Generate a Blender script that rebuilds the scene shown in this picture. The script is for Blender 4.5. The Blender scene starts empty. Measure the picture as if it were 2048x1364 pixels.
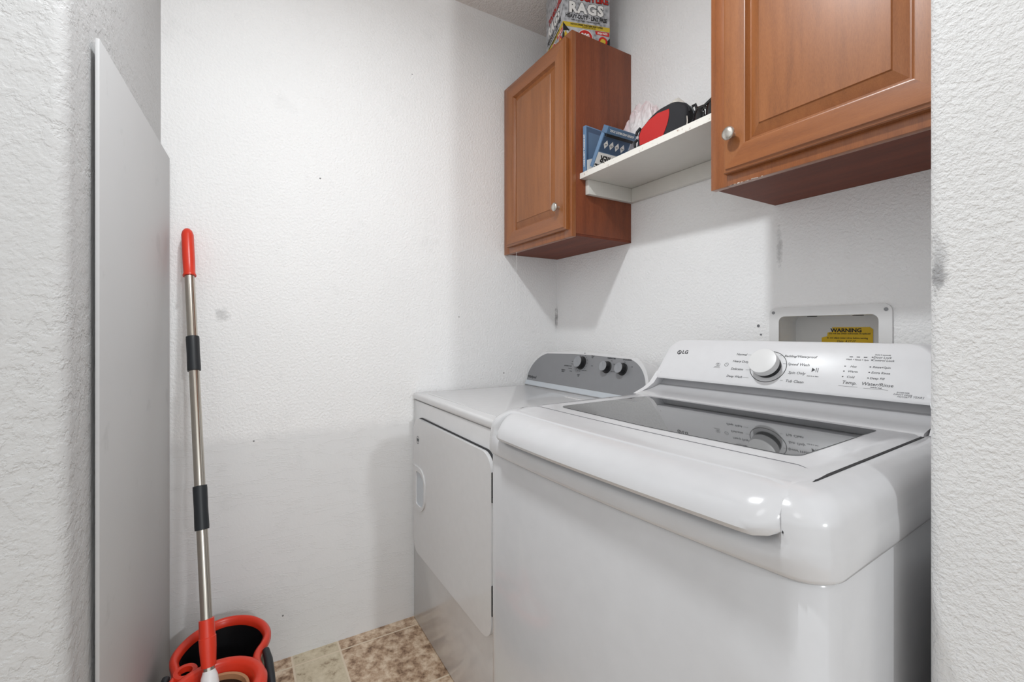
import bpy, bmesh, math, random
from mathutils import Vector, Matrix, noise as mnoise
random.seed(7)
S = bpy.context.scene
COL = S.collection
# ---------------------------------------------------------------- camera
cam = bpy.data.cameras.new('camera')
co = bpy.data.objects.new('camera', cam); COL.objects.link(co); S.camera = co
FPX = 912.05
cam.sensor_width = 36; cam.lens = 36 * FPX / 2048
cam.shift_y = -(682 - 661.86) / 2048
cam.clip_start = .01
yaw = math.radians(30.889)
fwd = Vector((-math.cos(yaw), math.sin(yaw), 0))
co.location = (1.8027, -1.3338, 1.1628)
co.rotation_euler = fwd.to_track_quat('-Z', 'Y').to_euler()
# ---------------------------------------------------------------- light
W = bpy.data.worlds.new('world'); S.world = W; W.use_nodes = True
W.node_tree.nodes['Background'].inputs[0].default_value = (.945, .98, 1, 1)
W.node_tree.nodes['Background'].inputs[1].default_value = 1.15
def lamp(name, kind, loc, power, size, color=(.945, .98, 1)):
    l = bpy.data.lights.new(name, kind); l.energy = power; l.color = color
    if kind == 'POINT': l.shadow_soft_size = size
    else: l.shape = 'DISK'; l.size = size
    o = bpy.data.objects.new(name, l); COL.objects.link(o); o.location = loc
    return o
lamp('ceiling_lamp', 'AREA', (1.12, -1.17, 2.50), 16.5, .12)
lamp('hall_lamp', 'POINT', (4.5, -.78, 1.95), 105, .07)
lamp('fill_lamp', 'POINT', (1.9, -1.9, 2.3), 5, .25)  # soft fill added to lift the nook, not a fixture of the room
S.cycles.max_bounces = 16; S.cycles.diffuse_bounces = 12; S.cycles.glossy_bounces = 6
S.view_settings.view_transform = 'Standard'; S.view_settings.look = 'None'
S.view_settings.gamma = 1; S.view_settings.exposure = 0
S.view_settings.use_curve_mapping = False
# ---------------------------------------------------------------- materials
def srgb(r, g, b):
    f = lambda c: (c / 255 / 12.92) if c / 255 <= .04045 else ((c / 255 + .055) / 1.055) ** 2.4
    return (f(r), f(g), f(b), 1)
class NT:
    def __init__(s, name):
        s.m = bpy.data.materials.new(name); s.m.use_nodes = True
        s.t = s.m.node_tree; s.b = s.t.nodes['Principled BSDF']
    def n(s, ty, **kw):
        x = s.t.nodes.new(ty)
        for k, v in kw.items():
            if isinstance(k, str) and hasattr(x, k): setattr(x, k, v)
        return x
    def l(s, a, b): s.t.links.new(a, b)
    def math(s, op, a, b=None, c=None):
        x = s.t.nodes.new('ShaderNodeMath'); x.operation = op
        for i, v in enumerate((a, b, c)):
            if v is None: continue
            if isinstance(v, (int, float)): x.inputs[i].default_value = v
            else: s.l(v, x.inputs[i])
        return x.outputs[0]
    def coord(s, scale=(1, 1, 1)):
        t = s.t.nodes.new('ShaderNodeTexCoord'); mp = s.t.nodes.new('ShaderNodeMapping')
        mp.inputs['Scale'].default_value = scale; s.l(t.outputs['Object'], mp.inputs[0]); return mp.outputs[0]
    def noise(s, vec, scale, detail=2, rough=.5):
        x = s.t.nodes.new('ShaderNodeTexNoise'); x.inputs['Scale'].default_value = scale
        x.inputs['Detail'].default_value = detail; x.inputs['Roughness'].default_value = rough
        s.l(vec, x.inputs['Vector']); return x.outputs['Fac']
    def ramp(s, fac, stops):
        x = s.t.nodes.new('ShaderNodeValToRGB'); e = x.color_ramp.elements
        while len(e) < len(stops): e.new(.5)
        for i, (p, c) in enumerate(stops):
            e[i].position = p; e[i].color = c if len(c) == 4 else (*c, 1)
        s.l(fac, x.inputs[0]); return x.outputs[0]
    def mix(s, fac, a, b):
        x = s.t.nodes.new('ShaderNodeMix'); x.data_type = 'RGBA'
        if isinstance(fac, (int, float)): x.inputs[0].default_value = fac
        else: s.l(fac, x.inputs[0])
        for v, i in ((a, 6), (b, 7)):
            if isinstance(v, tuple): x.inputs[i].default_value = v
            else: s.l(v, x.inputs[i])
        return x.outputs[2]
    def base(s, c):
        if isinstance(c, tuple): s.b.inputs['Base Color'].default_value = c
        else: s.l(c, s.b.inputs['Base Color'])
    def set(s, **kw):
        for k, v in kw.items():
            s.b.inputs[{'rough': 'Roughness', 'metal': 'Metallic', 'ior': 'IOR', 'coat': 'Coat Weight', 'coatr': 'Coat Roughness', 'spec': 'Specular IOR Level', 'sss': 'Subsurface Weight'}[k]].default_value = v
    def bump(s, h, strength, dist):
        x = s.t.nodes.new('ShaderNodeBump'); x.inputs['Strength'].default_value = strength
        x.inputs['Distance'].default_value = dist; s.l(h, x.inputs['Height']); s.l(x.outputs[0], s.b.inputs['Normal'])
def plain(name, col, rough=.4, metal=0, bump=0, bscale=200, **kw):
    n = NT(name); v = n.coord()
    f = n.noise(v, 35, 3)
    d = tuple(c * .93 for c in col[:3]) + (1,)
    n.base(n.mix(f, col, d)); n.set(rough=rough, metal=metal, **kw)
    if bump: n.bump(n.noise(v, bscale, 3), .5, bump)
    return n.m
def specks(n, v, scale, thr):
    x = n.t.nodes.new('ShaderNodeTexVoronoi'); x.inputs['Scale'].default_value = scale; n.l(v, x.inputs['Vector'])
    near = n.math('LESS_THAN', x.outputs['Distance'], thr)
    sep = n.t.nodes.new('ShaderNodeSeparateColor'); n.l(x.outputs['Color'], sep.inputs[0])
    return n.math('MULTIPLY', near, n.math('GREATER_THAN', sep.outputs[0], .80))
def wallmat(name, col, scale=120, dist=.0011, patch=None, knock=False, dirt=.0, spots=()):
    n = NT(name); v = n.coord()
    h = n.noise(v, scale, 3, .55)
    h = n.ramp(h, [(.36, (0, 0, 0)), (.66, (1, 1, 1))])
    if knock:
        k = n.noise(v, 38, 4, .62)
        k = n.ramp(k, [(.44, (0, 0, 0)), (.54, (1, 1, 1))])
        msk = n.ramp(n.noise(v, 6, 2), [(.40, (0, 0, 0)), (.60, (1, 1, 1))])
        h = n.math('ADD', n.math('MULTIPLY', h, .35), n.math('MULTIPLY', k, n.math('ADD', n.math('MULTIPLY', msk, .6), .4)))
    c = n.mix(n.noise(v, 3.2, 4, .6), col, tuple(x * .93 for x in col[:3]) + (1,))
    if patch is not None:
        sx = n.t.nodes.new('ShaderNodeSeparateXYZ'); n.l(v, sx.inputs[0])
        z = n.math('ADD', sx.outputs[2], n.math('MULTIPLY', n.math('SUBTRACT', n.noise(v, 9, 4, .6), .5), .10))
        m = n.ramp(n.math('MULTIPLY_ADD', n.math('SUBTRACT', z, patch), 22, .5), [(0, (0, 0, 0)), (1, (1, 1, 1))])
        # trowel ridges in the smooth patched band below
        tv = n.coord((1, 1.6, 9)); r = n.noise(tv, 2.6, 5, .62)
        rid = n.math('MULTIPLY', n.ramp(r, [(.485, (0, 0, 0)), (.5, (1, 1, 1)), (.515, (0, 0, 0))]), .35)
        inv = n.math('SUBTRACT', 1, m)
        h = n.math('ADD', n.math('MULTIPLY', h, m), n.math('MULTIPLY', n.math('ADD', rid, n.math('MULTIPLY', h, .10)), inv))
        c = n.mix(n.math('MULTIPLY', inv, .35), c, srgb(196, 197, 198))
    c = n.mix(n.math('MULTIPLY', specks(n, v, 7, .022), .85), c, (.12, .12, .12, 1))
    if dirt:
        dn = n.ramp(n.noise(v, 5.5, 5, .7), [(.60, (0, 0, 0)), (.78, (1, 1, 1))])
        c = n.mix(n.math('MULTIPLY', dn, dirt), c, srgb(140, 140, 140))
    for cx, cy, cz, rx, ry, rz, sc_, st_ in spots:
        mp = n.t.nodes.new('ShaderNodeMapping'); mp.vector_type = 'TEXTURE'; mp.inputs['Location'].default_value = (cx, cy, cz); mp.inputs['Scale'].default_value = (rx, ry, rz)
        n.l(v, mp.inputs[0]); ln = n.t.nodes.new('ShaderNodeVectorMath'); ln.operation = 'LENGTH'; n.l(mp.outputs[0], ln.inputs[0])
        dd = n.math('ADD', ln.outputs['Value'], n.math('MULTIPLY', n.math('SUBTRACT', n.noise(v, 55, 4, .7), .5), 2.2))
        c = n.mix(n.math('MULTIPLY', n.ramp(dd, [(.25, (1, 1, 1)), (.9, (0, 0, 0))]), st_), c, sc_)
    n.base(c); n.set(rough=.62, spec=.35); n.bump(h, .9, dist)
    return n.m
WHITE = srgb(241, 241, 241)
M_far = wallmat('painted_drywall_far', WHITE, patch=.80, dirt=.12, spots=((0, -1.384, 1.215, .03, .03, .03, srgb(130, 130, 130), .35), (0, -.006, 1.22, .02, .007, .07, srgb(130, 130, 130), .7), (0, -.30, .3, .02, .2, .2, srgb(190, 190, 190), .3)))
M_back = wallmat('painted_drywall_back', WHITE, dirt=.1, spots=((1.072, 0, 1.40, .012, .03, .07, srgb(160, 160, 160), .5), (.004, 0, 1.24, .006, .03, .06, srgb(120, 120, 120), .6)))
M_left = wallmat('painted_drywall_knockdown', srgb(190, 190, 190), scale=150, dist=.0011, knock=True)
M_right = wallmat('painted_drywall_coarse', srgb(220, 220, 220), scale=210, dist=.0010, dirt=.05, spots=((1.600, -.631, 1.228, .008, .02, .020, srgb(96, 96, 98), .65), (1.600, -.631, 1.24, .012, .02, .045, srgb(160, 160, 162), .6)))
M_ceil = wallmat('ceiling_texture', srgb(236, 231, 228), scale=130, dist=.003)
def woodmat(name, a, b, c, rough=.32, scale=1, grain=(9, 9, .55), coat=.35):
    n = NT(name); v = n.coord(grain)
    d = n.noise(v, 3 * scale, 5, .6); fine = n.noise(n.coord((grain[0] * 7, grain[1] * 7, grain[2] * 9)), 9, 4, .75)
    f = n.math('ADD', n.math('MULTIPLY', d, .5), n.math('MULTIPLY', fine, .5))
    n.base(n.ramp(f, [(.30, a), (.5, b), (.72, c)])); n.set(rough=rough, coat=coat, coatr=.28)
    n.bump(fine, .25, .0004); return n.m
M_door = woodmat('stained_maple', srgb(118, 68, 32), srgb(146, 88, 43), srgb(164, 103, 56), grain=(14, 14, 1.4), rough=.42, coat=.25)
M_frame = woodmat('stained_maple_frame', srgb(114, 62, 28), srgb(144, 83, 40), srgb(162, 98, 50), grain=(16, 16, 1))
M_railh = woodmat('stained_maple_rail', srgb(116, 65, 30), srgb(146, 86, 42), srgb(164, 101, 53), grain=(1, 16, 16))
M_side = woodmat('cherry_laminate', srgb(90, 42, 20), srgb(122, 60, 31), srgb(142, 76, 42), scale=1, grain=(9, 9, .6), rough=.5, coat=.05)
M_under = woodmat('cherry_laminate_under', srgb(80, 34, 16), srgb(104, 46, 24), srgb(122, 58, 32), grain=(.5, 8, 8), rough=.65, coat=0)
M_nickel = plain('satin_nickel', srgb(205, 200, 192), .3, .9)
M_app = plain('white_enamel', srgb(194, 194, 196), .16, coat=.3)
M_appd = plain('white_enamel_dryer', srgb(214, 214, 215), .2, coat=.25)
M_panelw = plain('white_console_plastic', srgb(222, 222, 224), .35)
M_silver = plain('silver_console_paint', srgb(136, 137, 140), .4, .15)
M_strip = plain('light_console_trim', srgb(196, 202, 208), .35)
M_dark = plain('black_print', srgb(48, 48, 52), .5)
M_grey = plain('grey_print', srgb(108, 108, 112), .5)
M_black = plain('black_plastic', srgb(20, 20, 22), .35)
M_gap = plain('dark_seam', srgb(40, 40, 42), .7)
M_white = plain('white_plastic', srgb(226, 226, 226), .35)
M_red = plain('orange_red_plastic', srgb(214, 54, 30), .33)
M_chrome = plain('brushed_steel_tube', srgb(196, 190, 180), .2, 1)
M_rubber = plain('black_grip', srgb(30, 34, 38), .45)
M_shelf = plain('white_painted_board', srgb(214, 212, 206), .45)
M_board = plain('grey_primed_board', srgb(178, 178, 178), .5)
n = NT('grey_board_scuffed'); v = n.coord(); sc = n.ramp(n.noise(v, 9, 4, .6), [(.62, (0, 0, 0)), (.70, (1, 1, 1))])
n.base(n.mix(n.math('MULTIPLY', sc, .25), n.mix(n.noise(v, 2.4, 3), srgb(192, 192, 192), srgb(184, 184, 185)), srgb(150, 150, 150))); n.set(rough=.55); M_board = n.m
n = NT('chipped_white_edge'); v = n.coord(); sp = n.ramp(n.noise(v, 95, 4, .7), [(.62, (0, 0, 0)), (.66, (1, 1, 1))])
n.base(n.mix(n.math('MULTIPLY', sp, .8), srgb(232, 229, 222), srgb(150, 112, 82))); n.set(rough=.6); M_edge = n.m
n = NT('tinted_lid_glass'); n.base(srgb(58, 59, 60)); n.set(rough=.03, ior=1.62); M_glass = n.m
n = NT('vinyl_tile'); v = n.coord(); sx = n.t.nodes.new('ShaderNodeSeparateXYZ'); n.l(v, sx.inputs[0])
X, Y = sx.outputs[0], sx.outputs[1]
u = n.math('FRACT', n.math('DIVIDE', n.math('SUBTRACT', X, .058 - .311 * 4), .311))
w = n.math('FRACT', n.math('DIVIDE', n.math('SUBTRACT', Y, -1.173 - .468 * 4), .468))
du = n.math('MULTIPLY', n.math('MINIMUM', u, n.math('SUBTRACT', 1, u)), .311)
dv0 = n.math('MULTIPLY', n.math('MINIMUM', w, n.math('SUBTRACT', 1, w)), .468)
dv1 = n.math('MULTIPLY', n.math('ABSOLUTE', n.math('SUBTRACT', w, .331)), .468)
dist = n.math('MINIMUM', du, n.math('MINIMUM', dv0, dv1))
grout = n.math('LESS_THAN', dist, .0032)
small = n.math('LESS_THAN', w, .331)
mott = n.noise(v, 24, 6, .68)
big = n.ramp(mott, [(.36, srgb(112, 84, 62)), (.48, srgb(178, 150, 124)), (.62, srgb(218, 198, 174))])
sml = n.ramp(mott, [(.34, srgb(142, 122, 98)), (.46, srgb(196, 182, 156)), (.64, srgb(212, 200, 176))])
cc = n.mix(small, big, sml)
n.base(n.mix(grout, cc, srgb(214, 198, 176))); n.set(rough=.42)
n.bump(n.math('SUBTRACT', n.math('MULTIPLY', mott, .3), grout), .4, .0015); M_floor = n.m
# ---------------------------------------------------------------- mesh helpers
def link(name, bm, mat, parent=None, smooth=35):
    me = bpy.data.meshes.new(name); bmesh.ops.recalc_face_normals(bm, faces=bm.faces)
    bm.to_mesh(me); bm.free()
    for m in (mat if isinstance(mat, (list, tuple)) else [mat]): me.materials.append(m)
    o = bpy.data.objects.new(name, me); COL.objects.link(o)
    if parent: o.parent = parent
    if smooth:
        for p in me.polygons: p.use_smooth = True
        try: me.set_sharp_from_angle(angle=math.radians(smooth))
        except Exception: pass
    return o
def root(name, label, cat, loc=(0, 0, 0), rotz=0, group=None):
    o = bpy.data.objects.new(name, None); COL.objects.link(o); o.location = loc; o.rotation_euler = (0, 0, rotz)
    o.empty_display_size = .05; tag(o, label, cat, group); return o
def tag(o, label, cat, group=None):
    o['label'] = label; o['category'] = cat
    if group: o['group'] = group
    return o
def box(bm, x0, x1, y0, y1, z0, z1, bev=0, seg=2, M=None, mi=0):
    vs = [bm.verts.new((x, y, z)) for x in (x0, x1) for y in (y0, y1) for z in (z0, z1)]
    idx = [(0, 1, 3, 2), (4, 6, 7, 5), (0, 4, 5, 1), (2, 3, 7, 6), (0, 2, 6, 4), (1, 5, 7, 3)]
    fs = [bm.faces.new([vs[i] for i in f]) for f in idx]
    bmesh.ops.recalc_face_normals(bm, faces=fs)
    geo = vs
    if bev:
        es = list({e for f in fs for e in f.edges})
        r = bmesh.ops.bevel(bm, geom=es, offset=bev, segments=seg, profile=.5, affect='EDGES')
        geo = list({v for f in r['faces'] for v in f.verts} | {v for v in vs if v.is_valid})
    if M is not None: bmesh.ops.transform(bm, matrix=M, verts=geo)
    return geo
def bx(*a, **k):
    bm = bmesh.new(); box(bm, *a, **k); return bm
def roundpoly(pts, rad, seg=6):
    out = []; N = len(pts)
    for i in range(N):
        p = Vector(pts[i]); a = Vector(pts[i - 1]) - p; b = Vector(pts[(i + 1) % N]) - p
        r = rad[i] if isinstance(rad, (list, tuple)) else rad
        if r <= 0: out.append(p); continue
        la, lb = a.length, b.length; a.normalize(); b.normalize()
        ang = a.angle(b); d = min(r / math.tan(ang / 2), la * .49, lb * .49); rr = d * math.tan(ang / 2)
        c = p + (a + b).normalized() * (rr / math.sin(ang / 2))
        s = p + a * d - c; e = p + b * d - c; tot = s.angle(e)
        sg = 1 if s.x * e.y - s.y * e.x > 0 else -1
        for k in range(seg + 1):
            t = sg * tot * k / seg
            out.append(c + Vector((s.x * math.cos(t) - s.y * math.sin(t), s.x * math.sin(t) + s.y * math.cos(t))))
    return out
def prism(bm, pts, z0, z1, M=None, bev=0, seg=2, hole=None):
    """polygon in local xy extruded along local z"""
    lo = [bm.verts.new((p[0], p[1], z0)) for p in pts]; hi = [bm.verts.new((p[0], p[1], z1)) for p in pts]
    N = len(pts); fs = [bm.faces.new((lo[i], lo[(i + 1) % N], hi[(i + 1) % N], hi[i])) for i in range(N)]
    if hole:
        hl = [bm.verts.new((p[0], p[1], z0)) for p in hole]; hh = [bm.verts.new((p[0], p[1], z1)) for p in hole]
        K = len(hole)
        for i in range(K): bm.faces.new((hl[i], hh[i], hh[(i + 1) % K], hl[(i + 1) % K]))
        for a, b in ((lo, hl), (hi, hh)):
            ed = [bm.edges.get((a[i], a[(i + 1) % N])) for i in range(N)] + [bm.edges.get((b[i], b[(i + 1) % K])) for i in range(K)]
            bmesh.ops.triangle_fill(bm, edges=ed, use_beauty=True, use_dissolve=False)
        vs = lo + hi + hl + hh
        if M is not None: bmesh.ops.transform(bm, matrix=M, verts=vs)
        return vs
    f0 = bm.faces.new(lo[::-1]); f1 = bm.faces.new(hi)
    vs = lo + hi
    if bev:
        r = bmesh.ops.bevel(bm, geom=list(f1.edges), offset=bev, segments=seg, profile=.5, affect='EDGES')
        vs = list({v for f in r['faces'] for v in f.verts} | {v for v in vs if v.is_valid})
    if M is not None: bmesh.ops.transform(bm, matrix=M, verts=vs)
    return vs
def loft(bm, rings, cap0=True, cap1=True, closed=True):
    R = [[bm.verts.new(p) for p in r] for r in rings]; N = len(R[0])
    for a, b in zip(R, R[1:]):
        for i in range(N if closed else N - 1):
            j = (i + 1) % N; bm.faces.new((a[i], a[j], b[j], b[i]))
    if cap0: bm.faces.new(R[0][::-1])
    if cap1: bm.faces.new(R[-1])
    return R
def lathe(bm, prof, M=None, seg=32, cap0=True, cap1=True):
    """profile (radius, height) about local z"""
    rings = [[Vector((r * math.cos(2 * math.pi * k / seg), r * math.sin(2 * math.pi * k / seg), h)) for k in range(seg)] for r, h in prof]
    if M is not None: rings = [[M @ p for p in r] for r in rings]
    loft(bm, rings, cap0, cap1)
def axisM(loc, z, xhint=(0, 0, 1)):
    z = Vector(z).normalized(); x = Vector(xhint); x = (x - z * x.dot(z)).normalized(); y = z.cross(x)
    M = Matrix((x, y, z)).transposed().to_4x4(); M.translation = Vector(loc); return M
def frameM(loc, x, y):
    x = Vector(x).normalized(); y = Vector(y); y = (y - x * y.dot(x)).normalized(); z = x.cross(y)
    M = Matrix((x, y, z)).transposed().to_4x4(); M.translation = Vector(loc); return M
def tube(bm, pts, r, seg=12, cap=True):
    pts = [Vector(p) for p in pts]; rings = []; up = None
    for i, p in enumerate(pts):
        t = (pts[min(i + 1, len(pts) - 1)] - pts[max(i - 1, 0)]).normalized()
        if up is None: up = t.orthogonal().normalized()
        up = (up - t * up.dot(t)).normalized(); s = t.cross(up)
        rr = r[i] if isinstance(r, (list, tuple)) else r
        rings.append([p + (up * math.cos(2 * math.pi * k / seg) + s * math.sin(2 * math.pi * k / seg)) * rr for k in range(seg)])
    loft(bm, rings, cap, cap)
def text(bm, s, size, M, bold=0, shear=0, sx=1, align='CENTER', ext=.0002, spacing=1.0):
    """flat raised lettering in the local xy of M"""
    c = bpy.data.curves.new('t', 'FONT'); c.body = s; c.size = size; c.align_x = align; c.align_y = 'CENTER'
    c.offset = bold; c.shear = shear; c.extrude = ext; c.resolution_u = 2; c.space_character = spacing
    o = bpy.data.objects.new('t', c); COL.objects.link(o)
    bpy.context.view_layer.update()
    me = bpy.data.meshes.new_from_object(o.evaluated_get(bpy.context.evaluated_depsgraph_get()))
    me.transform(M @ Matrix.Diagonal((sx, 1, 1, 1))); bm.from_mesh(me)
    bpy.data.objects.remove(o); bpy.data.curves.remove(c); bpy.data.meshes.remove(me)
def T(x, y, z=0): return Matrix.Translation((x, y, z))
def structure(o): o['kind'] = 'structure'; return o
# ================================================================ SETTING
CZ = 2.58
bm = bmesh.new(); box(bm, -.1, 3.6, -3.6, .12, -.06, 0); structure(link('floor', bm, M_floor, smooth=0))
bm = bmesh.new(); box(bm, -.1, 3.6, -3.6, .12, CZ, CZ + .08); structure(link('ceiling', bm, M_ceil, smooth=0))
bm = bmesh.new(); box(bm, -.1, 0, -1.60, .12, 0, CZ); structure(link('wall_far', bm, M_far, smooth=0))
# back wall with the cut-out for the outlet box
OX0, OX1, OZ0, OZ1 = 1.068, 1.315, .995, 1.208
bm = bmesh.new()
for a in ((0, OX0, 0, .12, 0, CZ), (OX1, 1.60, 0, .12, 0, CZ), (OX0, OX1, 0, .12, 0, OZ0), (OX0, OX1, 0, .12, OZ1, CZ)): box(bm, *a)
bmesh.ops.remove_doubles(bm, verts=bm.verts, dist=1e-5)
wb = structure(link('wall_back', bm, M_back, smooth=0))
# left wall: slightly out of square, turns a rounded corner into the hall face
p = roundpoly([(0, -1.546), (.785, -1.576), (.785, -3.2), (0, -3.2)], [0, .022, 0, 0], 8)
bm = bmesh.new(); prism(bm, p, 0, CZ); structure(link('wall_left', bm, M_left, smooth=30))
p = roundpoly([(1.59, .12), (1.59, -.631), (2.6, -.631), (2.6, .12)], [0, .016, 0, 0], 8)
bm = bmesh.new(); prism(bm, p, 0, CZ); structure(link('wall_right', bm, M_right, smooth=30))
# ================================================================ LEANING BOARD
bd = root('leaning_board', 'tall flat grey board standing on the floor against the left wall', 'board', (.012, -1.522, 0), math.radians(-3.0))
bm = bx(0, .668, -.007, 0, 0, 1.708, bev=.0015); link('panel', bm, M_board, bd)
# ================================================================ SWITCH PLATE
sw = root('light_switch', 'white light switch plate at the left edge of the picture on the textured wall', 'light switch', (.785, -1.712, 1.215))
bm = bmesh.new(); prism(bm, roundpoly([(-.06, -.0625), (.0625 - .006, -.0625), (.0565, .0625), (-.06, .0625)], .004, 4), 0, .006, M=frameM((0, 0, 0), (0, 1, 0), (0, 0, 1)), bev=.003)
link('switch_plate', bm, M_white, sw)
bm = bx(.006, .010, -.022, .022, -.034, .034, bev=.002); link('rocker', bm, M_white, sw)
# ================================================================ CABINETS
def cabinet(x0, wd, dp, z0, z1, label, chip=False, knob_left=True):
    r = root('wall_cabinet', label, 'cabinet', (x0, 0, z0)); H = z1 - z0; ff = .019
    bm = bmesh.new(); box(bm, 0, wd, -dp + ff, -.001, .012, H, bev=.002)
    link('body', bm, M_side, r)
    bm = bmesh.new(); box(bm, .001, wd - .001, -dp + ff, -.001, .004, .0118); link('bottom_panel', bm, M_under, r)
    bm = bmesh.new(); zz = .0; st = .045
    box(bm, 0, st, -dp, -dp + ff, 0, H, bev=.0012); box(bm, wd - st, wd, -dp, -dp + ff, 0, H, bev=.0012)
    box(bm, st, wd - st, -dp, -dp + ff, 0, .045, bev=.0012); box(bm, st, wd - st, -dp, -dp + ff, H - .045, H, bev=.0012)
    link('face_frame', bm, M_frame, r)
    # raised-panel door
    dx0, dx1 = .045, wd - .018 if knob_left is False else wd - .035
    if not knob_left: dx0, dx1 = .048, wd - .018
    dz0, dz1 = .027, H - .022; yb = -dp - .0005; th = .020; sw_ = .056
    bm = bmesh.new()
    def fr(i, y): # rectangular ring inset by i at depth y (towards viewer)
        return [(dx0 + i, y, dz0 + i), (dx1 - i, y, dz0 + i), (dx1 - i, y, dz1 - i), (dx0 + i, y, dz1 - i)]
    rings = [fr(0, yb), fr(0, yb - th + .008), fr(.002, yb - th + .005), fr(.007, yb - th + .004), fr(.009, yb - th), fr(sw_, yb - th),
             fr(sw_ + .003, yb - th + .001), fr(sw_ + .006, yb - th + .008), fr(sw_ + .009, yb - th + .0125), fr(sw_ + .012, yb - th + .0125),
             fr(sw_ + .034, yb - th + .0035), fr(sw_ + .036, yb - th + .001), fr(sw_ + .038, yb - th + .0008)]
    R = loft(bm, rings)
    for f in bm.faces: # horizontal rails get horizontal grain
        c = f.calc_center_median()
        inner = dx0 + .03 < c.x < dx1 - .03
        if inner and (c.z < dz0 + sw_ + .004 or c.z > dz1 - sw_ - .004) and abs(c.x - (dx0 + dx1) / 2) < .01 and len(f.verts) == 4: f.material_index = 1
    d = link('door', bm, [M_door, M_railh], r, smooth=20)
    kx = dx0 + .030 if knob_left else dx1 - .034
    bm = bmesh.new(); lathe(bm, [(.006, 0), (.0052, .006), (.0055, .011), (.012, .015), (.0158, .019), (.016, .022), (.013, .0255), (.006, .0272), (.001, .0275)], M=axisM((kx, yb - th, dz0 + .085), (0, -1, 0)), seg=28)
    link('knob', bm, M_nickel, d, smooth=50)
    return r
cl = cabinet(0.002, .4926, .298, 1.507, 2.257, 'brown wooden wall cabinet in the far corner with a rags carton on top', knob_left=False)
cr = cabinet(1.0593, .5107, .293, 1.522, 2.284, 'large brown wooden wall cabinet beside the right wall above the washing machine')
bm = bmesh.new()
for k in range(14):
    x = .05 + random.random() * .10; box(bm, x, x + .002 + random.random() * .008, -.2934, -.2925, -.0002, .0003 + random.random() * .0009)
o = link('chipped_edge', bm, M_edge, cr, smooth=0); o['label'] = 'pale chipped veneer along the lower front edge'
# ================================================================ SHELF
sh = root('wall_shelf', 'white painted board shelf with chipped front edge between the two brown cabinets', 'shelf', (.4958, 0, 1.665))
bm = bmesh.new(); box(bm, 0, .562, -.26, -.001, .054, .075, bev=.0015); o = link('shelf_board', bm, M_shelf, sh)
bm = bmesh.new(); box(bm, 0, .562, -.262, -.2602, .0545, .0745); link('front_edge', bm, M_edge, sh, smooth=0)
bm = bmesh.new(); box(bm, 0, .018, -.236, -.019, 0, .0535, bev=.001); link('side_cleat', bm, M_shelf, sh)
bm = bmesh.new(); box(bm, 0, .562, -.0185, -.001, .0, .0535, bev=.001); link('back_cleat', bm, M_shelf, sh)
SZ = 1.7405
# ================================================================ RAGS CARTON
n = NT('carton_silver_print'); v = n.coord(); br = n.t.nodes.new('ShaderNodeTexVoronoi'); br.inputs['Scale'].default_value = 60; n.l(v, br.inputs['Vector'])
n.base(n.ramp(br.outputs['Distance'], [(.1, srgb(120, 122, 126)), (.45, srgb(168, 170, 174)), (.8, srgb(190, 192, 196))])); n.set(rough=.4); M_carton = n.m
M_yel = plain('yellow_print', srgb(206, 178, 52), .5); M_ylab = plain('yellow_label_paper', srgb(226, 186, 24), .5)
M_pr = plain('red_print', srgb(196, 34, 28), .5); M_pw = plain('white_print', srgb(236, 236, 234), .5); M_pk = plain('black_ink', srgb(22, 22, 24), .5)
M_pg = plain('dark_grey_print', srgb(74, 80, 84), .5)
bw, bd_, bh = .190, .212, .29
ang = math.radians(18)
rb = root('rag_carton', 'silver and yellow carton of shop rags on top of the far cabinet', 'box', (.427, -.287, 2.2575), -ang)
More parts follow.
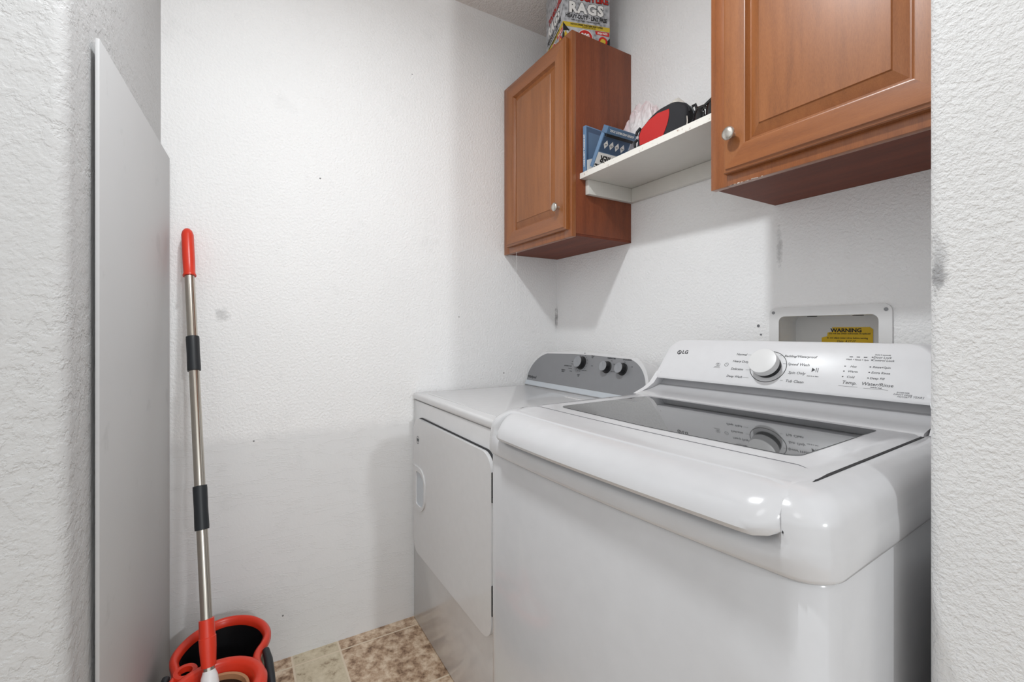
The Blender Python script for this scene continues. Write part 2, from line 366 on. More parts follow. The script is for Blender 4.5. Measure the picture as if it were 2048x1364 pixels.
# local: +y runs along the right face away from the camera, -x along the left face
bm = bx(-bd_, 0, 0, bw, 0, bh, bev=.001); link('carton', bm, M_carton, rb)
def carton_face(M, Wd, first):
    k = .0003
    def add(name, mat, fn):
        b = bmesh.new(); fn(b); return link(name, b, mat, rb, smooth=0)
    def disc(b, cx, cy, r, h): prism(b, [(cx + r * math.cos(t * math.pi / 20), cy + r * math.sin(t * math.pi / 20)) for t in range(40)], 0, h, M=M)
    def blk(b):
        prism(b, [(0, 0), (.006, 0), (.006, .028), (0, .040)], 0, k, M=M); prism(b, [(0, .070), (0, .038), (.026, .042)], 0, k * 1.3, M=M)
        prism(b, [(Wd - .028, 0), (Wd, 0), (Wd, .034)], 0, k, M=M)
        text(b, 'HEAVY-DUTY · LINT FREE', .0212, M @ T(Wd * .495, .0975, k), bold=.0007, sx=.70)
        text(b, 'WIPE UP OIL, PAINT, GREASE AND MORE', .0075, M @ T(Wd * .48, .0835, k), sx=.86)
        text(b, 'LASTS 2X LONGER THAN PAPER SHOP TOWELS', .0085, M @ T(Wd * .5, .0675, k * 4), sx=.72, bold=.0002)
        text(b, 'STRONG WET OR DRY', .0055, M @ T(Wd * .55, .0605, k * 4))
        text(b, 'RAGS', .054, M @ T(Wd * .49, .130, k * .6), bold=.0044, sx=.98, spacing=1.12)
        text(b, 'TOUGH LIKE', .034, M @ T(Wd * .55, .172, k * .6), bold=.0022, sx=.80)
    def whi(b):
        text(b, 'RAGS', .054, M @ T(Wd * .49, .130, k * 1.8), bold=.0028, sx=.98, spacing=1.12)
        prism(b, [(.034, .006), (.037, .006), (.004, .066), (.0, .070)], 0, k * .8, M=M)
        text(b, '200', .026, M @ T(Wd * .47, .028, k * 3), bold=.001, sx=.85)
        text(b, 'EVEN WET!', .0095, M @ T(Wd * .84, .0465, k * 2.5), bold=.0003, sx=.85)
        disc(b, Wd * .47, .022, .031, k * 1.2)
    def red(b):
        disc(b, Wd * .47, .022, .029, k * 2); disc(b, Wd * .85, .017, .018, k * 2)
        prism(b, [(Wd * .68, .054), (Wd * .985, .054), (Wd * .985, .039), (Wd * .70, .041)], 0, k * 2, M=M)
        text(b, 'TOUGH LIKE', .034, M @ T(Wd * .55, .172, k * 1.8), bold=.0008, sx=.80)
    def yel(b):
        disc(b, Wd * .85, .016, .011, k * 3)
        prism(b, [(0, .0565), (Wd, .0565), (Wd, .0735), (0, .0735)], 0, k, M=M)
        prism(b, [(.006, 0), (.034, 0), (.010, .040), (.006, .030)], 0, k * .9, M=M)
    add('yellow_print', M_yel, yel); add('black_print', M_pk, blk); add('white_print', M_pw, whi); add('red_print', M_pr, red)
carton_face(frameM((.0003, 0, 0), (0, 1, 0), (0, 0, 1)), bw, True)
carton_face(frameM((-bd_, -.0003, 0), (1, 0, 0), (0, 0, 1)), bd_, False)
# ================================================================ OUTLET BOX IN WALL
ob = root('laundry_outlet_box', 'white recessed wall outlet box with yellow warning label above the washing machine', 'outlet box', (1.192, 0, 1.1))
bm = bmesh.new(); hole = roundpoly([(-.119, -.098), (.119, -.098), (.119, .104), (-.119, .104)], .016, 6)
prism(bm, roundpoly([(-.146, -.125), (.146, -.125), (.146, .129), (-.146, .129)], .018, 6), .0005, .006, M=frameM((0, 0, 0), (1, 0, 0), (0, 0, 1)), hole=hole)
link('flange', bm, M_white, ob, smooth=30)
bm = bmesh.new(); d = .085
q = lambda z: [(a, z, b) for a, b in hole]
loft(bm, [q(-.001), q(d)], False, True); q2 = [(a * 1.006, b * 1.006) for a, b in hole]
loft(bm, [[(a, d + .004, b) for a, b in q2], [(a, -.0, b) for a, b in q2]], True, False)
link('recess', bm, M_white, ob, smooth=30)
for sx_ in (-.134, .134):
    bm = bmesh.new(); lathe(bm, [(.0045, 0), (.0042, .0015), (.001, .0016)], M=axisM((sx_, -.006, .115), (0, -1, 0)), seg=16); link('screw', bm, M_silver, ob)
bm = bmesh.new()
for sx_ in (-.05, .06): prism(bm, [(sx_ + .012 * math.cos(t * .314), .035 + .012 * math.sin(t * .314)) for t in range(20)], .1025, .1036)
link('knockout_slots', bm, M_gap, ob, smooth=0)
lb = bmesh.new(); ly = d - .0012
LM = frameM((.012, ly, .04), (1, 0, 0), (0, 0, 1))
prism(lb, [(-.060, -.12), (.062, -.12), (.062, .027), (.055, .033), (-.034, .033), (-.030, .022), (-.045, .018), (-.046, .008), (-.060, .004)], 0, .0006, M=LM)
lab = link('warning_label', lb, M_ylab, ob, smooth=0); lab['label'] = 'torn yellow warning sticker with black print'
lb = bmesh.new()
text(lb, 'WARNING', .0145, LM @ T(.0, .024, .0007), bold=.0005, sx=1.05)
text(lb, 'Do not use unless authorized. If replaced', .0058, LM @ T(.008, .0155, .0007), bold=.0001)
text(lb, 'do not adjust water valves before turning', .0058, LM @ T(.002, .0035, .0007), bold=.0001)
text(lb, 'Date  4.17.17', .008, LM @ T(.0, -.0055, .0007), shear=.3)
text(lb, 'Installer   Thomas R', .007, LM @ T(.0, -.0155, .0007), shear=.3)
link('label_lettering', lb, M_pk, lab, smooth=0)
bm = bmesh.new(); lathe(bm, [(.0045, 0), (.004, .001), (.001, .001)], M=axisM((1.010, -.0005, 1.178), (0, -1, 0)), seg=14)
lathe(bm, [(.003, 0), (.0028, .001), (.001, .001)], M=axisM((1.018, -.0005, 1.152), (0, -1, 0)), seg=12)
link('wall_anchor', bm, M_grey, wb)
# ================================================================ DRYER
dy = root('clothes_dryer', 'white front-door clothes dryer with grey arched console in the far corner beside the washing machine', 'dryer', (.008, 0, 0))
DW = .739; DF = -.725
bm = bmesh.new(); box(bm, 0, DW, DF, -.04, .002, .885, bev=.004); link('body', bm, M_appd, dy)
bm = bmesh.new(); box(bm, -.0, DW, DF - .004, -.04, .8862, .9135, bev=.009, seg=4)
link('top_panel', bm, M_appd, dy)
bm = bmesh.new() # shallow raised field in the top
prism(bm, roundpoly([(.045, -.69), (DW - .045, -.69), (DW - .045, -.24), (.045, -.24)], .03, 6), .9135, .9150, bev=.0013)
link('top_field', bm, M_appd, dy)
bm = bmesh.new(); prism(bm, roundpoly([(.42, -.285), (.62, -.285), (.62, -.235), (.42, -.235)], .008, 4), .9150, .9172, bev=.0015)
link('lint_screen_lid', bm, M_appd, dy)
# door
dp2 = roundpoly([(.048, .305), (.694, .305), (.694, .822), (.048, .822)], [.05, .055, .055, .055], 10)
bm = bmesh.new(); FM = frameM((0, DF, 0), (1, 0, 0), (0, 0, 1)) # local z -> -y
prism(bm, [(a + .003, b + .0045) for a, b in dp2], -.001, .006, M=FM)
link('door_gasket', bm, M_gap, dy)
ctr = Vector((.371, .5635)); big_ = [tuple(ctr + (Vector(p_) - ctr) * 1.004) for p_ in dp2]
bm = bmesh.new(); prism(bm, big_, .004, .017, M=FM, bev=.008, seg=4); ddoor = link('door', bm, M_appd, dy)
bm = bmesh.new() # grip lip at the left edge of the door
gp = roundpoly([(.052, .478), (.182, .478), (.182, .640), (.052, .640)], [.014, .06, .06, .014], 8)
gh = roundpoly([(.088, .495), (.172, .495), (.172, .622), (.088, .622)], [.010, .05, .05, .010], 8)
prism(bm, gp, .0165, .0215, M=FM, hole=gh); link('grip', bm, M_appd, ddoor)
bm = bmesh.new(); prism(bm, gh, .0166, .0172, M=FM); link('grip_hollow', bm, M_strip, ddoor)
bm = bmesh.new() # round emblem
c1 = [(.098 + .0125 * math.cos(t * .2094), .742 + .0155 * math.sin(t * .2094)) for t in range(30)]; c2 = [(.098 + .0108 * math.cos(t * .2094), .742 + .0137 * math.sin(t * .2094)) for t in range(30)]
prism(bm, c1, .0172, .0176, M=FM, hole=c2); text(bm, 'w', .026, FM @ T(.098, .744, .0174), bold=.0006)
link('emblem', bm, M_pg, ddoor)
for z in (.735, .425):
    bm = bmesh.new()
    for k in range(5): lathe(bm, [(.0042, k * .0166 - .0415), (.0042, k * .0166 - .0265)], M=T(.6985, DF - .014, z), seg=12)
    box(bm, .693, .6985, DF - .011, DF - .0085, z - .040, z + .040); link('hinge', bm, M_gap, dy)
# console
CP = frameM((0, -.192, .9135), (1, 0, 0), (0, .052, .165)) # local: x right, y up the slope, z towards viewer
arch = []
def ell(cx, cy, rx, ry, a0, a1, N=14, e=2.0):
    out = []
    for k in range(N + 1):
        a = math.radians(a0 + (a1 - a0) * k / N); out.append((cx + rx * math.cos(a), cy + ry * math.sin(a)))
    return out
def dome(i=0, z0=0):
    L = 0.0 + i; Rr = DW - i; Tt = .170 - i
    pts = [(L, z0), (Rr, z0)]
    pts += ell(Rr - .125, .035, .125, Tt - .035, 0, 78, 12)
    pts += [(Rr - .30, Tt + .002), (L + .30, Tt + .002)]
    pts += ell(L + .150, .035, .150, Tt - .035, 104, 172, 12)
    return pts
bm = bmesh.new(); prism(bm, dome(0), -.13, .004, M=CP, bev=.007, seg=3); dco = link('console', bm, M_appd, dy, smooth=30)
def dface(i):
    pts = [p for p in dome(i)[1:] if p[1] >= .024]
    return [(i + .004, .024), (DW - i - .004, .024)] + pts[0:]
bm = bmesh.new(); prism(bm, dface(.012), .004, .0052, M=CP); link('console_face', bm, M_silver, dco, smooth=0)
bm = bmesh.new(); prism(bm, [(.006, .003), (DW - .012, .003), (DW - .014, .0238), (.010, .0238)], .004, .0056, M=CP, bev=.0008); link('console_trim', bm, M_strip, dco, smooth=0)
M_knobg = plain('grey_knob_face', srgb(150, 152, 156), .3, .3)
for kx, kz, kr in ((.372, .1255, .0245), (.522, .118, .0205), (.603, .1165, .0205)):
    bm = bmesh.new(); lathe(bm, [(kr * 1.12, .0052), (kr * 1.10, .008), (kr, .009), (kr * .94, .026), (kr * .90, .0275)], M=CP @ T(kx, kz), seg=36)
    kk = link('knob', bm, M_black, dco, smooth=40)
    bm = bmesh.new(); lathe(bm, [(kr * .90, .0270), (kr * .93, .0276), (kr * .90, .0286), (kr * .84, .0283), (.001, .0283)], M=CP @ T(kx, kz), seg=36)
    box(bm, -.0010, .0010, -.002, kr * .7, .0283, .0290, M=CP @ T(kx, kz) @ Matrix.Rotation(.5, 4, 'Z'))
    link('knob_cap', bm, M_knobg, kk, smooth=40)
bm = bmesh.new(); Z = .0053
def tx(s, x, y, size, **k): text(bm, s, size, CP @ T(x, y, Z), **k)
tx('Whirlpool', .052, .040, .017, bold=.0005)
for a in range(0, 330, 22):
    t = math.radians(a + 120); x, y = .372 + .0345 * math.cos(t), .1255 + .0335 * math.sin(t)
    box(bm, -.0016, .0016, -.0012, .0012, Z, Z + .0003, M=CP @ T(x, y))
tx('AUTOMATIC DRY', .292, .108, .0062, bold=.0002); tx('Normal', .318, .128, .005); tx('Less Dry', .318, .118, .005); tx('Timed Dry', .31, .098, .0055); tx('Energy', .318, .088, .0055)
tx('WRINKLE\nSHIELD', .268, .086, .0062, bold=.0002); tx('START\nOFF', .372, .074, .0055, bold=.0002); tx('HIGH HEAT', .402, .096, .0050)
tx('Timed\nDry', .430, .154, .0065, bold=.0002); tx('Off', .378, .166, .0055); tx('Cool', .438, .118, .005)
tx('TEMPERATURE', .535, .153, .0066, bold=.0003); tx('Med', .540, .144, .0052); tx('High', .556, .132, .0052)
tx('CYCLE SIGNAL', .616, .152, .0066, bold=.0003); tx('On', .606, .143, .0052); tx('Off', .645, .128, .0052); tx('PUSH TO START', .562, .104, .0046)
link('console_lettering', bm, M_dark, dco, smooth=0)
# ================================================================ WASHER
wa = root('washing_machine', 'white top-loading washing machine with a tinted glass lid in front of the outlet box', 'washing machine', (.846, -.060, 0), .055)
WW, WD, BOW = .685, .818, .014
def plan(i, zc=0, rc=.045, carve=0):
    """closed plan outline (x, y) inset by i; front bowed; carve hollows the middle of the front"""
    pts = []
    r = max(rc - i * .4, .012)
    def front(x):
        t = 2 * x / WW - 1; v = WD - BOW * t * t - i
        e = min(max((x - .045) / .03, 0), 1) * min(max((WW - .045 - x) / .03, 0), 1); e = e * e * (3 - 2 * e); carve_ = carve * 1.35
        return v - carve_ * e
    xl, xr = i, WW - i
    pts += [(xl + .004, -i * .2), (xr - .004, -i * .2)]
    for k in range(1, 8): pts.append((xr, -(front(xr) - r) * k / 8))
    cy = front(xr - r) - r
    for k in range(9): a = math.radians(90 * k / 8); pts.append((xr - r + r * math.cos(a), -(cy + r * math.sin(a))))
    N = 36
    for k in range(1, N): x = xr - r - (xr - xl - 2 * r) * k / N; pts.append((x, -front(x)))
    cy = front(xl + r) - r
    for k in range(9): a = math.radians(90 + 90 * k / 8); pts.append((xl + r + r * math.cos(a), -(cy + r * math.sin(a))))
    for k in range(7, 0, -1): pts.append((xl, -(front(xl) - r) * k / 8))
    return pts
ZS, ZT = .897, .989
def ring(i, z, carve=0, rc=.045): return [(x, y, z) for x, y in plan(i, z, rc, carve)]
bm = bmesh.new()
loft(bm, [ring(.012, .03), ring(.006, .04), ring(.006, .891), ring(.008, .8945)], True, True); link('body', bm, M_app, wa, smooth=40)
bm = bmesh.new(); loft(bm, [ring(.0085, .893), ring(.0085, .898)]); link('seam', bm, M_gap, wa)
bm = bmesh.new(); RS = .044; rg = [ring(.004, ZS - .001), ring(.001, ZS + .002), ring(0, ZS + .006), ring(0, .918), ring(0.0004, .926, .002), ring(.001, .932, .010), ring(.002, .938, .020)]
for k in range(1, 9):
    a = math.radians(90 * k / 8); z = ZT - RS + RS * math.sin(a); i = RS * (1 - math.cos(a)) + .002 * (1 - k / 8)
    cv = .024 * (1 - max(0, (k - 3)) / 5) if k < 8 else 0
    rg.append(ring(i, z, cv))
loft(bm, rg); link('top_cover', bm, M_app, wa, smooth=50)
# lid
def lidring(u0, u1):
    pass
prof = [(.352, .9925), (.46, .9925), (.60, .9925), (.70, .9925), (.745, .9915), (.775, .987), (.800, .9785), (.817, .966), (.828, .952), (.831, .942),
        (.827, .936), (.816, .939), (.806, .952), (.790, .962), (.76, .968), (.70, .970), (.60, .975), (.352, .975)]
def half(v, z):
    base = WW / 2 - .042
    if v <= .70: return base - (.0) * (.70 - v)
    t = (v - .70) / .1275; return base - .0 - .004 * t ** 3
NU = 30
bm = bmesh.new(); rings = []
for k in range(NU + 1):
    s = -1 + 2 * k / NU; s = math.copysign(1 - (1 - abs(s)) ** 1.25, s) if abs(s) > .0 else 0
    rg = []
    for j, (v, z) in enumerate(prof):
        h = half(v, z); x = WW / 2 + s * h + (-.004 if s > 0 else -.0) * 0
        w_ = max(0, (v - .70) / .1275)
        if s < 0: x += .014 * w_ * s * s
        bow = (.016 if s < 0 else .008) * ((2 * x / WW - 1) ** 2) * min(1, max(0, (v - .62) / .15))
        er = max(0, (abs(s) - .90) / .10) ** 2; bow += .020 * er * w_
        e = max(0, (abs(s) - .975) / .025); zz = z
        if v >= .35: zz -= .004 * e * e if j < 10 else -.002 * e
        zz += .006 * er * w_
        rg.append((x, -(v - bow), zz))
    rings.append(rg)
edges_ = [[Vector(rings[q][j]) + Vector((sg * .0012, 0, -.0008)) for j in range(3, 10)] for q, sg in ((0, -1), (-1, 1))]
loft(bm, rings); lid = link('lid', bm, M_app, wa, smooth=45)
bm = bmesh.new()
for e_ in edges_:
    sm = [e_[0].lerp(e_[1], k / 3) for k in range(3)] + e_[1:]
    tube(bm, sm, .0013, 6)
link('lid_side_gap', bm, M_gap, lid)
bm = bmesh.new(); prism(bm, [(.040, -.349), (WW - .040, -.349), (WW - .040, -.735), (.040, -.725)], .9870, .9894); g_ = link('lid_gap', bm, M_gap, wa, smooth=0)
# fine seam between the lid rim and the front grip
bm = bmesh.new(); pts = []
for k in range(41):
    s = -1 + 2 * k / 40; x = WW / 2 + s * (WW / 2 - .047); v = .705 - BOW * .6 * s * s + (.030 * max(0, (abs(s) - .9) / .1) ** 2)
    pts.append((x, -v, .9926 - .0025 * max(0, (abs(s) - .9) / .1) ** 2))
tube(bm, pts, .0006, 5); link('grip_seam', bm, M_grey, lid)
g0, g1, ga, gb = .096, WW - .096, .372, .672
bm = bmesh.new(); gl = []
fr_ = roundpoly([(g0, -ga), (g1, -ga), (g1 + .002, -(gb - .010)), (WW / 2, -(gb + .002)), (g0 - .002, -(gb - .010))], [.006, .006, .022, .6, .022], 7)
prism(bm, fr_, .9926, .9934); link('glass', bm, M_glass, lid, smooth=0)
# rear deck ramp and console
bm = bmesh.new(); cw = .030
pr_ = [(.347, .988), (.342, .9935), (.325, .9965), (.300, .999), (.280, 1.003), (.262, 1.009), (.254, 1.0125), (.244, 1.0135), (.238, 1.030), (.20, 1.030), (.05, 1.03), (.05, .985)]
loft(bm, [[(x, -v, z) for v, z in pr_] for x in (cw + .012, WW - cw - .012)]); link('rear_ramp', bm, M_app, wa, smooth=30)
# console block: front face slopes back; x right, y up the slope
CM = frameM((WW / 2, -.268, 1.032), (1, 0, 0), (0, .060, .104)); hh_ = .1225; wb2, wt2 = WW / 2 - .040, WW / 2 - .060
outl = roundpoly([(-wb2, 0), (wb2, 0), (wt2, hh_), (-wt2, hh_)], [.006, .008, .045, .045], 10)
bm = bmesh.new()
F = [CM @ Vector((a, b, 0)) for a, b in outl]; inn = [CM @ Vector((a * (1 - .0045 / wt2), .004 + b * (1 - .008 / hh_), .003)) for a, b in outl]
mid = [Vector((p.x, p.y + .022, p.z - (.0 if p.z < 1.05 else .000))) for p in F]
bk = [Vector(((p.x - WW / 2) * 1.0 + WW / 2, -.045, p.z - .004 * (p.z > 1.05))) for p in F]
loft(bm, [inn, F, mid, bk]); wco = link('console', bm, M_panelw, wa, smooth=40)
for s in (-1, 1): # console cheeks running down to the deck
    bm = bmesh.new(); xa = WW / 2 + s * (WW / 2 - .040)
    pf = [(.268, 1.036), (.262, 1.05), (.10, 1.05), (.05, 1.03), (.05, .975), (.315, .975), (.335, .990), (.300, 1.004), (.278, 1.018)]
    a_, b_ = (xa - .002, xa + .013) if s < 0 else (xa - .013, xa + .002)
    def sl(x, o_): return [(x + s * (.020 * max(0, (1.036 - z) / .06)) * 1.0 - s * .006 * max(0, (z - 1.036) / .014), -v, z) for v, z in pf]
    loft(bm, [sl(a_, 0), sl(b_, 0)]); link('console_cheek', bm, M_panelw, wco, smooth=30)
KX, KY = .0, .054   # knob
KM = CM @ T(KX, KY, .003)
bm = bmesh.new(); cR = [(.0408 * math.cos(t * math.pi / 36), .0400 * math.sin(t * math.pi / 36)) for t in range(72)]; cr_ = [(.0395 * math.cos(t * math.pi / 36), .0387 * math.sin(t * math.pi / 36)) for t in range(72)]
prism(bm, cR, 0, .0004, M=KM, hole=cr_); link('dial_ring', bm, M_pk, wco, smooth=0)
bm = bmesh.new(); lathe(bm, [(.0290, .0), (.0285, .012), (.028, .013)], M=KM, seg=48); kk = link('dial', bm, M_black, wco, smooth=40)
bm = bmesh.new(); lathe(bm, [(.0285, .0120), (.0308, .0135), (.0314, .028), (.0305, .0305), (.028, .0312), (.001, .0312)], M=KM, seg=56); link('dial_cap', bm, M_white, kk, smooth=40)
bm = bmesh.new(); Z = .0032
def tx(s, x, y, size, sh=.18, **k): text(bm, s, size, CM @ T(x, y, Z), shear=sh, **k)
tx('LG', -.228, .0815, .0150, 0, bold=.0004)
c1 = [(-.2462 + .0066 * math.cos(t * .3142), .0808 + .0066 * math.sin(t * .3142)) for t in range(20)]; c2 = [(-.2462 + .0040 * math.cos(t * .3142 - .4), .0812 + .0040 * math.sin(t * .3142)) for t in range(20)]
prism(bm, c1, Z - .0002, Z, M=CM, hole=c2)
box(bm, -.2468, -.2454, .0785, .0845, Z, Z + .0002, M=CM); box(bm, -.2468, -.2432, .0782, .0790, Z, Z + .0002, M=CM)
for s_, x, y, l_ in (('Normal', -.0695, .0822, .012), ('Heavy Duty', -.067, .0631, .004), ('Delicates', -.0705, .0421, .010), ('Deep Wash', -.0715, .0217, .013)):
    tx(s_, x, y, .0082, sx=1.0); e_ = x + len(s_) * .0021 + .003; box(bm, e_, e_ + l_, y - .0002, y + .0002, Z, Z + .0002, M=CM)
for s_, x, y, sz in (('Bedding/Waterproof', .0625, .0833, .0078), ('Speed Wash', .0635, .0636, .0088), ('Spin Only', .0640, .0427, .0088), ('Tub Clean', .0640, .0219, .0088)):
    tx(s_, x, y, sz); e_ = x - len(s_) * (.0019 if len(s_) > 12 else .0023) - .003; box(bm, e_ - .006, e_, y - .0002, y + .0002, Z, Z + .0002, M=CM)
def arc(cx, cy, r, a0, a1, th=.0006):
    o1 = [(cx + (r + th) * math.cos(math.radians(a0 + (a1 - a0) * k / 18)), cy + (r + th) * math.sin(math.radians(a0 + (a1 - a0) * k / 18))) for k in range(19)]
    i1 = [(cx + (r - th) * math.cos(math.radians(a0 + (a1 - a0) * k / 18)), cy + (r - th) * math.sin(math.radians(a0 + (a1 - a0) * k / 18))) for k in range(18, -1, -1)]
    prism(bm, o1 + i1, Z, Z + .0002, M=CM)
arc(-.1002, .0524, .0045, 125, 415, .0004); box(bm, -.1006, -.0998, .0528, .0585, Z, Z + .0002, M=CM)
arc(-.1245, .0515, .0034, 0, 350, .0003); arc(-.1205, .0515, .0034, 0, 350, .0003); box(bm, -.130, -.116, .0445, .0451, Z, Z + .0002, M=CM); box(bm, -.132, -.115, .0425, .0429, Z, Z + .0002, M=CM)
prism(bm, [(.0925, .0480), (.0925, .0580), (.0990, .0530)], Z, Z + .0002, M=CM); box(bm, .1003, .1014, .048, .058, Z, Z + .0002, M=CM); box(bm, .1035, .1046, .048, .058, Z, Z + .0002, M=CM)
tx('Hold 3s to Start', .0966, .0378, .0034)
for k in range(3): box(bm, .1552 + k * .0122, .1610 + k * .0122, .0872, .0888, Z, Z + .0003, M=CM)
tx('Wash + Rinse + Spin', .1690, .0818, .0046)
for s_, x, y in (('Hot', .1655, .0660), ('Warm', .1662, .0547), ('Cold', .1645, .0422)):
    tx(s_, x, y, .0066); box(bm, .1500, .1524, y - .001, y + .001, Z, Z + .0003, M=CM)
tx('Temp.', .1648, .0295, .0100); box(bm, .1475, .1800, .0212, .0216, Z, Z + .0002, M=CM)
tx('Hold 3 seconds', .2095, .0945, .0040)
for s_, x, y in (('Door Lock', .2096, .0888), ('Control Lock', .2115, .0825), ('Rinse+Spin', .2115, .0672), ('Extra Rinse', .2117, .0552), ('Deep Fill', .2080, .0429)):
    tx(s_, x, y, .0064); box(bm, .1926, .1950, y - .001, y + .001, Z, Z + .0003, M=CM)
tx('Water/Rinse', .2100, .0300, .0098); box(bm, .1900, .2285, .0204, .0208, Z, Z + .0002, M=CM); tx('Hold for Soak', .2092, .0236, .0032)
link('console_lettering', bm, M_dark, wco, smooth=0)
bm = bmesh.new(); tx('INVERTER\nDIRECT DRIVE\nMOTOR', .2510, .0135, .0042); tx('10 YEARS', .2700, .0110, .0056)
link('warranty_print', bm, M_grey, wco, smooth=0)
# ================================================================ MOP AND BUCKET
HB = .27
outer = [(.262, -1.497), (.215, -1.489), (.165, -1.462), (.132, -1.420), (.118, -1.372), (.130, -1.325), (.160, -1.288), (.205, -1.262), (.262, -1.252), (.305, -1.262), (.338, -1.278),
         (.372, -1.283), (.405, -1.278), (.445, -1.270), (.490, -1.280), (.525, -1.312), (.545, -1.36), (.548, -1.395), (.535, -1.44), (.500, -1.480), (.455, -1.500), (.405, -1.502), (.365, -1.494), (.335, -1.485), (.305, -1.489)]
def smoothc(pts, n_=4):
    out = []; N = len(pts)
    for i in range(N):
        p0, p1, p2, p3 = [Vector(pts[(i + k) % N]) for k in (-1, 0, 1, 2)]
        for k in range(n_):
            t = k / n_; out.append(.5 * ((2 * p1) + (-p0 + p2) * t + (2 * p0 - 5 * p1 + 4 * p2 - p3) * t * t + (-p0 + 3 * p1 - 3 * p2 + p3) * t ** 3))
    return out
oc = smoothc(outer)
def offs(pts, d):
    out = []; N = len(pts)
    for i in range(N):
        t = (pts[(i + 1) % N] - pts[i - 1]).normalized(); nn = Vector((t.y, -t.x)); out.append(pts[i] - nn * d * SG)
    return out
area = sum(oc[i].x * oc[(i + 1) % len(oc)].y - oc[(i + 1) % len(oc)].x * oc[i].y for i in range(len(oc)))
SG = 1 if area > 0 else -1
bk = root('mop_bucket', 'red and black spin mop bucket on the floor by the grey board', 'bucket', (.33, -1.385, 0))
def B(p, z): return (p.x - .33, p.y + 1.385, z)
cen = Vector((.33, -1.385))
def scl(pts, s): return [cen + (p - cen) * s for p in pts]
o0, o1 = offs(oc, 0), offs(oc, .020); o05 = offs(oc, .006); o15 = offs(oc, .015)
bm = bmesh.new() # rim: rolled orange-red band
loft(bm, [[B(p, HB - .026) for p in offs(oc, .004)], [B(p, HB - .020) for p in o0], [B(p, HB - .006) for p in o0], [B(p, HB) for p in o05], [B(p, HB + .001) for p in offs(oc, .010)], [B(p, HB - .003) for p in o15], [B(p, HB - .008) for p in o1], [B(p, HB - .026) for p in o1], [B(p, HB - .026) for p in offs(oc, .004)]], False, False)
link('rim', bm, M_red, bk, smooth=60)
inn_ = offs(oc, .0205)
bm = bmesh.new()
loft(bm, [[B(p, HB - .022) for p in offs(oc, .008)], [B(p, .14) for p in scl(offs(oc, .012), .95)], [B(p, .004) for p in scl(offs(oc, .014), .88)]], False, True)
loft(bm, [[B(p, HB - .0225) for p in inn_], [B(p, .14) for p in scl(offs(oc, .024), .95)], [B(p, .012) for p in scl(offs(oc, .026), .87)]], False, True)
link('tub', bm, M_black, bk, smooth=60)
# handle brackets at the waist
for side, px_, py_ in ((1, .345, -1.272), (-1, .335, -1.494)):
    bm = bmesh.new(); tube(bm, [(px_ - .33 - .012, py_ + 1.385 + side * .003, HB - .012), (px_ - .33 + .02, py_ + 1.385 + side * .008, HB - .022), (px_ - .33 + .06, py_ + 1.385 + side * .010, HB - .030), (px_ - .33 + .11, py_ + 1.385 + side * .014, HB - .05)], [.009, .011, .011, .009], 10)
    link('handle', bm, M_rubber, bk, smooth=60)
# spinner plate with basket opening
bc = Vector((.440, -1.385)); R_ = .112
bm = bmesh.new(); C = lambda r, z, n_=48: [(bc.x - .33 + r * math.cos(2 * math.pi * k / n_), bc.y + 1.385 + r * 1.0 * math.sin(2 * math.pi * k / n_), z) for k in range(n_)]
loft(bm, [C(R_ - .002, HB - .012), C(R_, HB - .004), C(R_ - .004, HB + .002), C(R_ - .012, HB + .005), C(R_ - .022, HB + .002), C(R_ - .028, HB - .006), C(R_ - .031, HB - .030), C(R_ - .034, HB - .036), C(R_ - .006, HB - .036), C(R_ - .002, HB - .012)], False, False)
link('spinner_collar', bm, M_red, bk, smooth=60)
bm = bmesh.new(); hc = Vector((.338, -1.455)) # small ring tab beside the collar
D_ = lambda r, z: [(hc.x - .33 + r * 1.15 * math.cos(2 * math.pi * k / 32), hc.y + 1.385 + r * math.sin(2 * math.pi * k / 32), z) for k in range(32)]
loft(bm, [D_(.027, HB - .012), D_(.028, HB - .002), D_(.026, HB + .002), D_(.016, HB + .002), D_(.015, HB - .012), D_(.027, HB - .012)], False, False)
link('ring_tab', bm, M_red, bk, smooth=60)
bm = bmesh.new()
M_tan = plain('tan_basket', srgb(176, 128, 92), .5); M_brn = plain('brown_basket', srgb(70, 48, 34), .6)
loft(bm, [C(R_ - .036, HB - .022), C(R_ - .038, HB - .016), C(R_ - .044, HB - .018), C(R_ - .046, HB - .03)], False, False); link('basket_ring', bm, M_tan, bk, smooth=60)
bm = bmesh.new(); loft(bm, [C(R_ - .043, HB - .03), C(R_ - .05, HB - .09), C(R_ - .055, HB - .11)], False, True); link('basket', bm, M_brn, bk, smooth=60)
# mop
pT = Vector((.030, -1.4755, 1.487)); pB = Vector((.445, -1.394, .22))
mp = root('spin_mop', 'red-tipped steel spin mop leaning in the corner with its foot in the bucket', 'mop', tuple(pB))
ax = (pT - pB); Ltot = ax.length; ax.normalize()
MM = axisM((0, 0, 0), ax, (1, 0, 0))
def seg(name, prof, mat, k=24): b = bmesh.new(); lathe(b, prof, M=MM, seg=k); return link(name, b, mat, mp, smooth=45)
def at(zt): return (zt - pB.z) / ax.z
ZR = (1.487, 1.332, 1.087, .950, .625, .505, .0)
import_z = dict(tip=(at(1.487), at(1.338)), g1=(at(1.146), at(1.045)), g2=(at(.735), at(.624)))
a, b = import_z['tip']; seg('hanging_cap', [(.0175, b - .006), (.018, b - .003), (.0155, b + .003), (.0165, b + .05), (.0165, a - .022), (.0135, a - .010), (.008, a - .002), (.002, a)], M_red)
seg('pole', [(.0132, at(.29)), (.0132, b)], M_chrome)
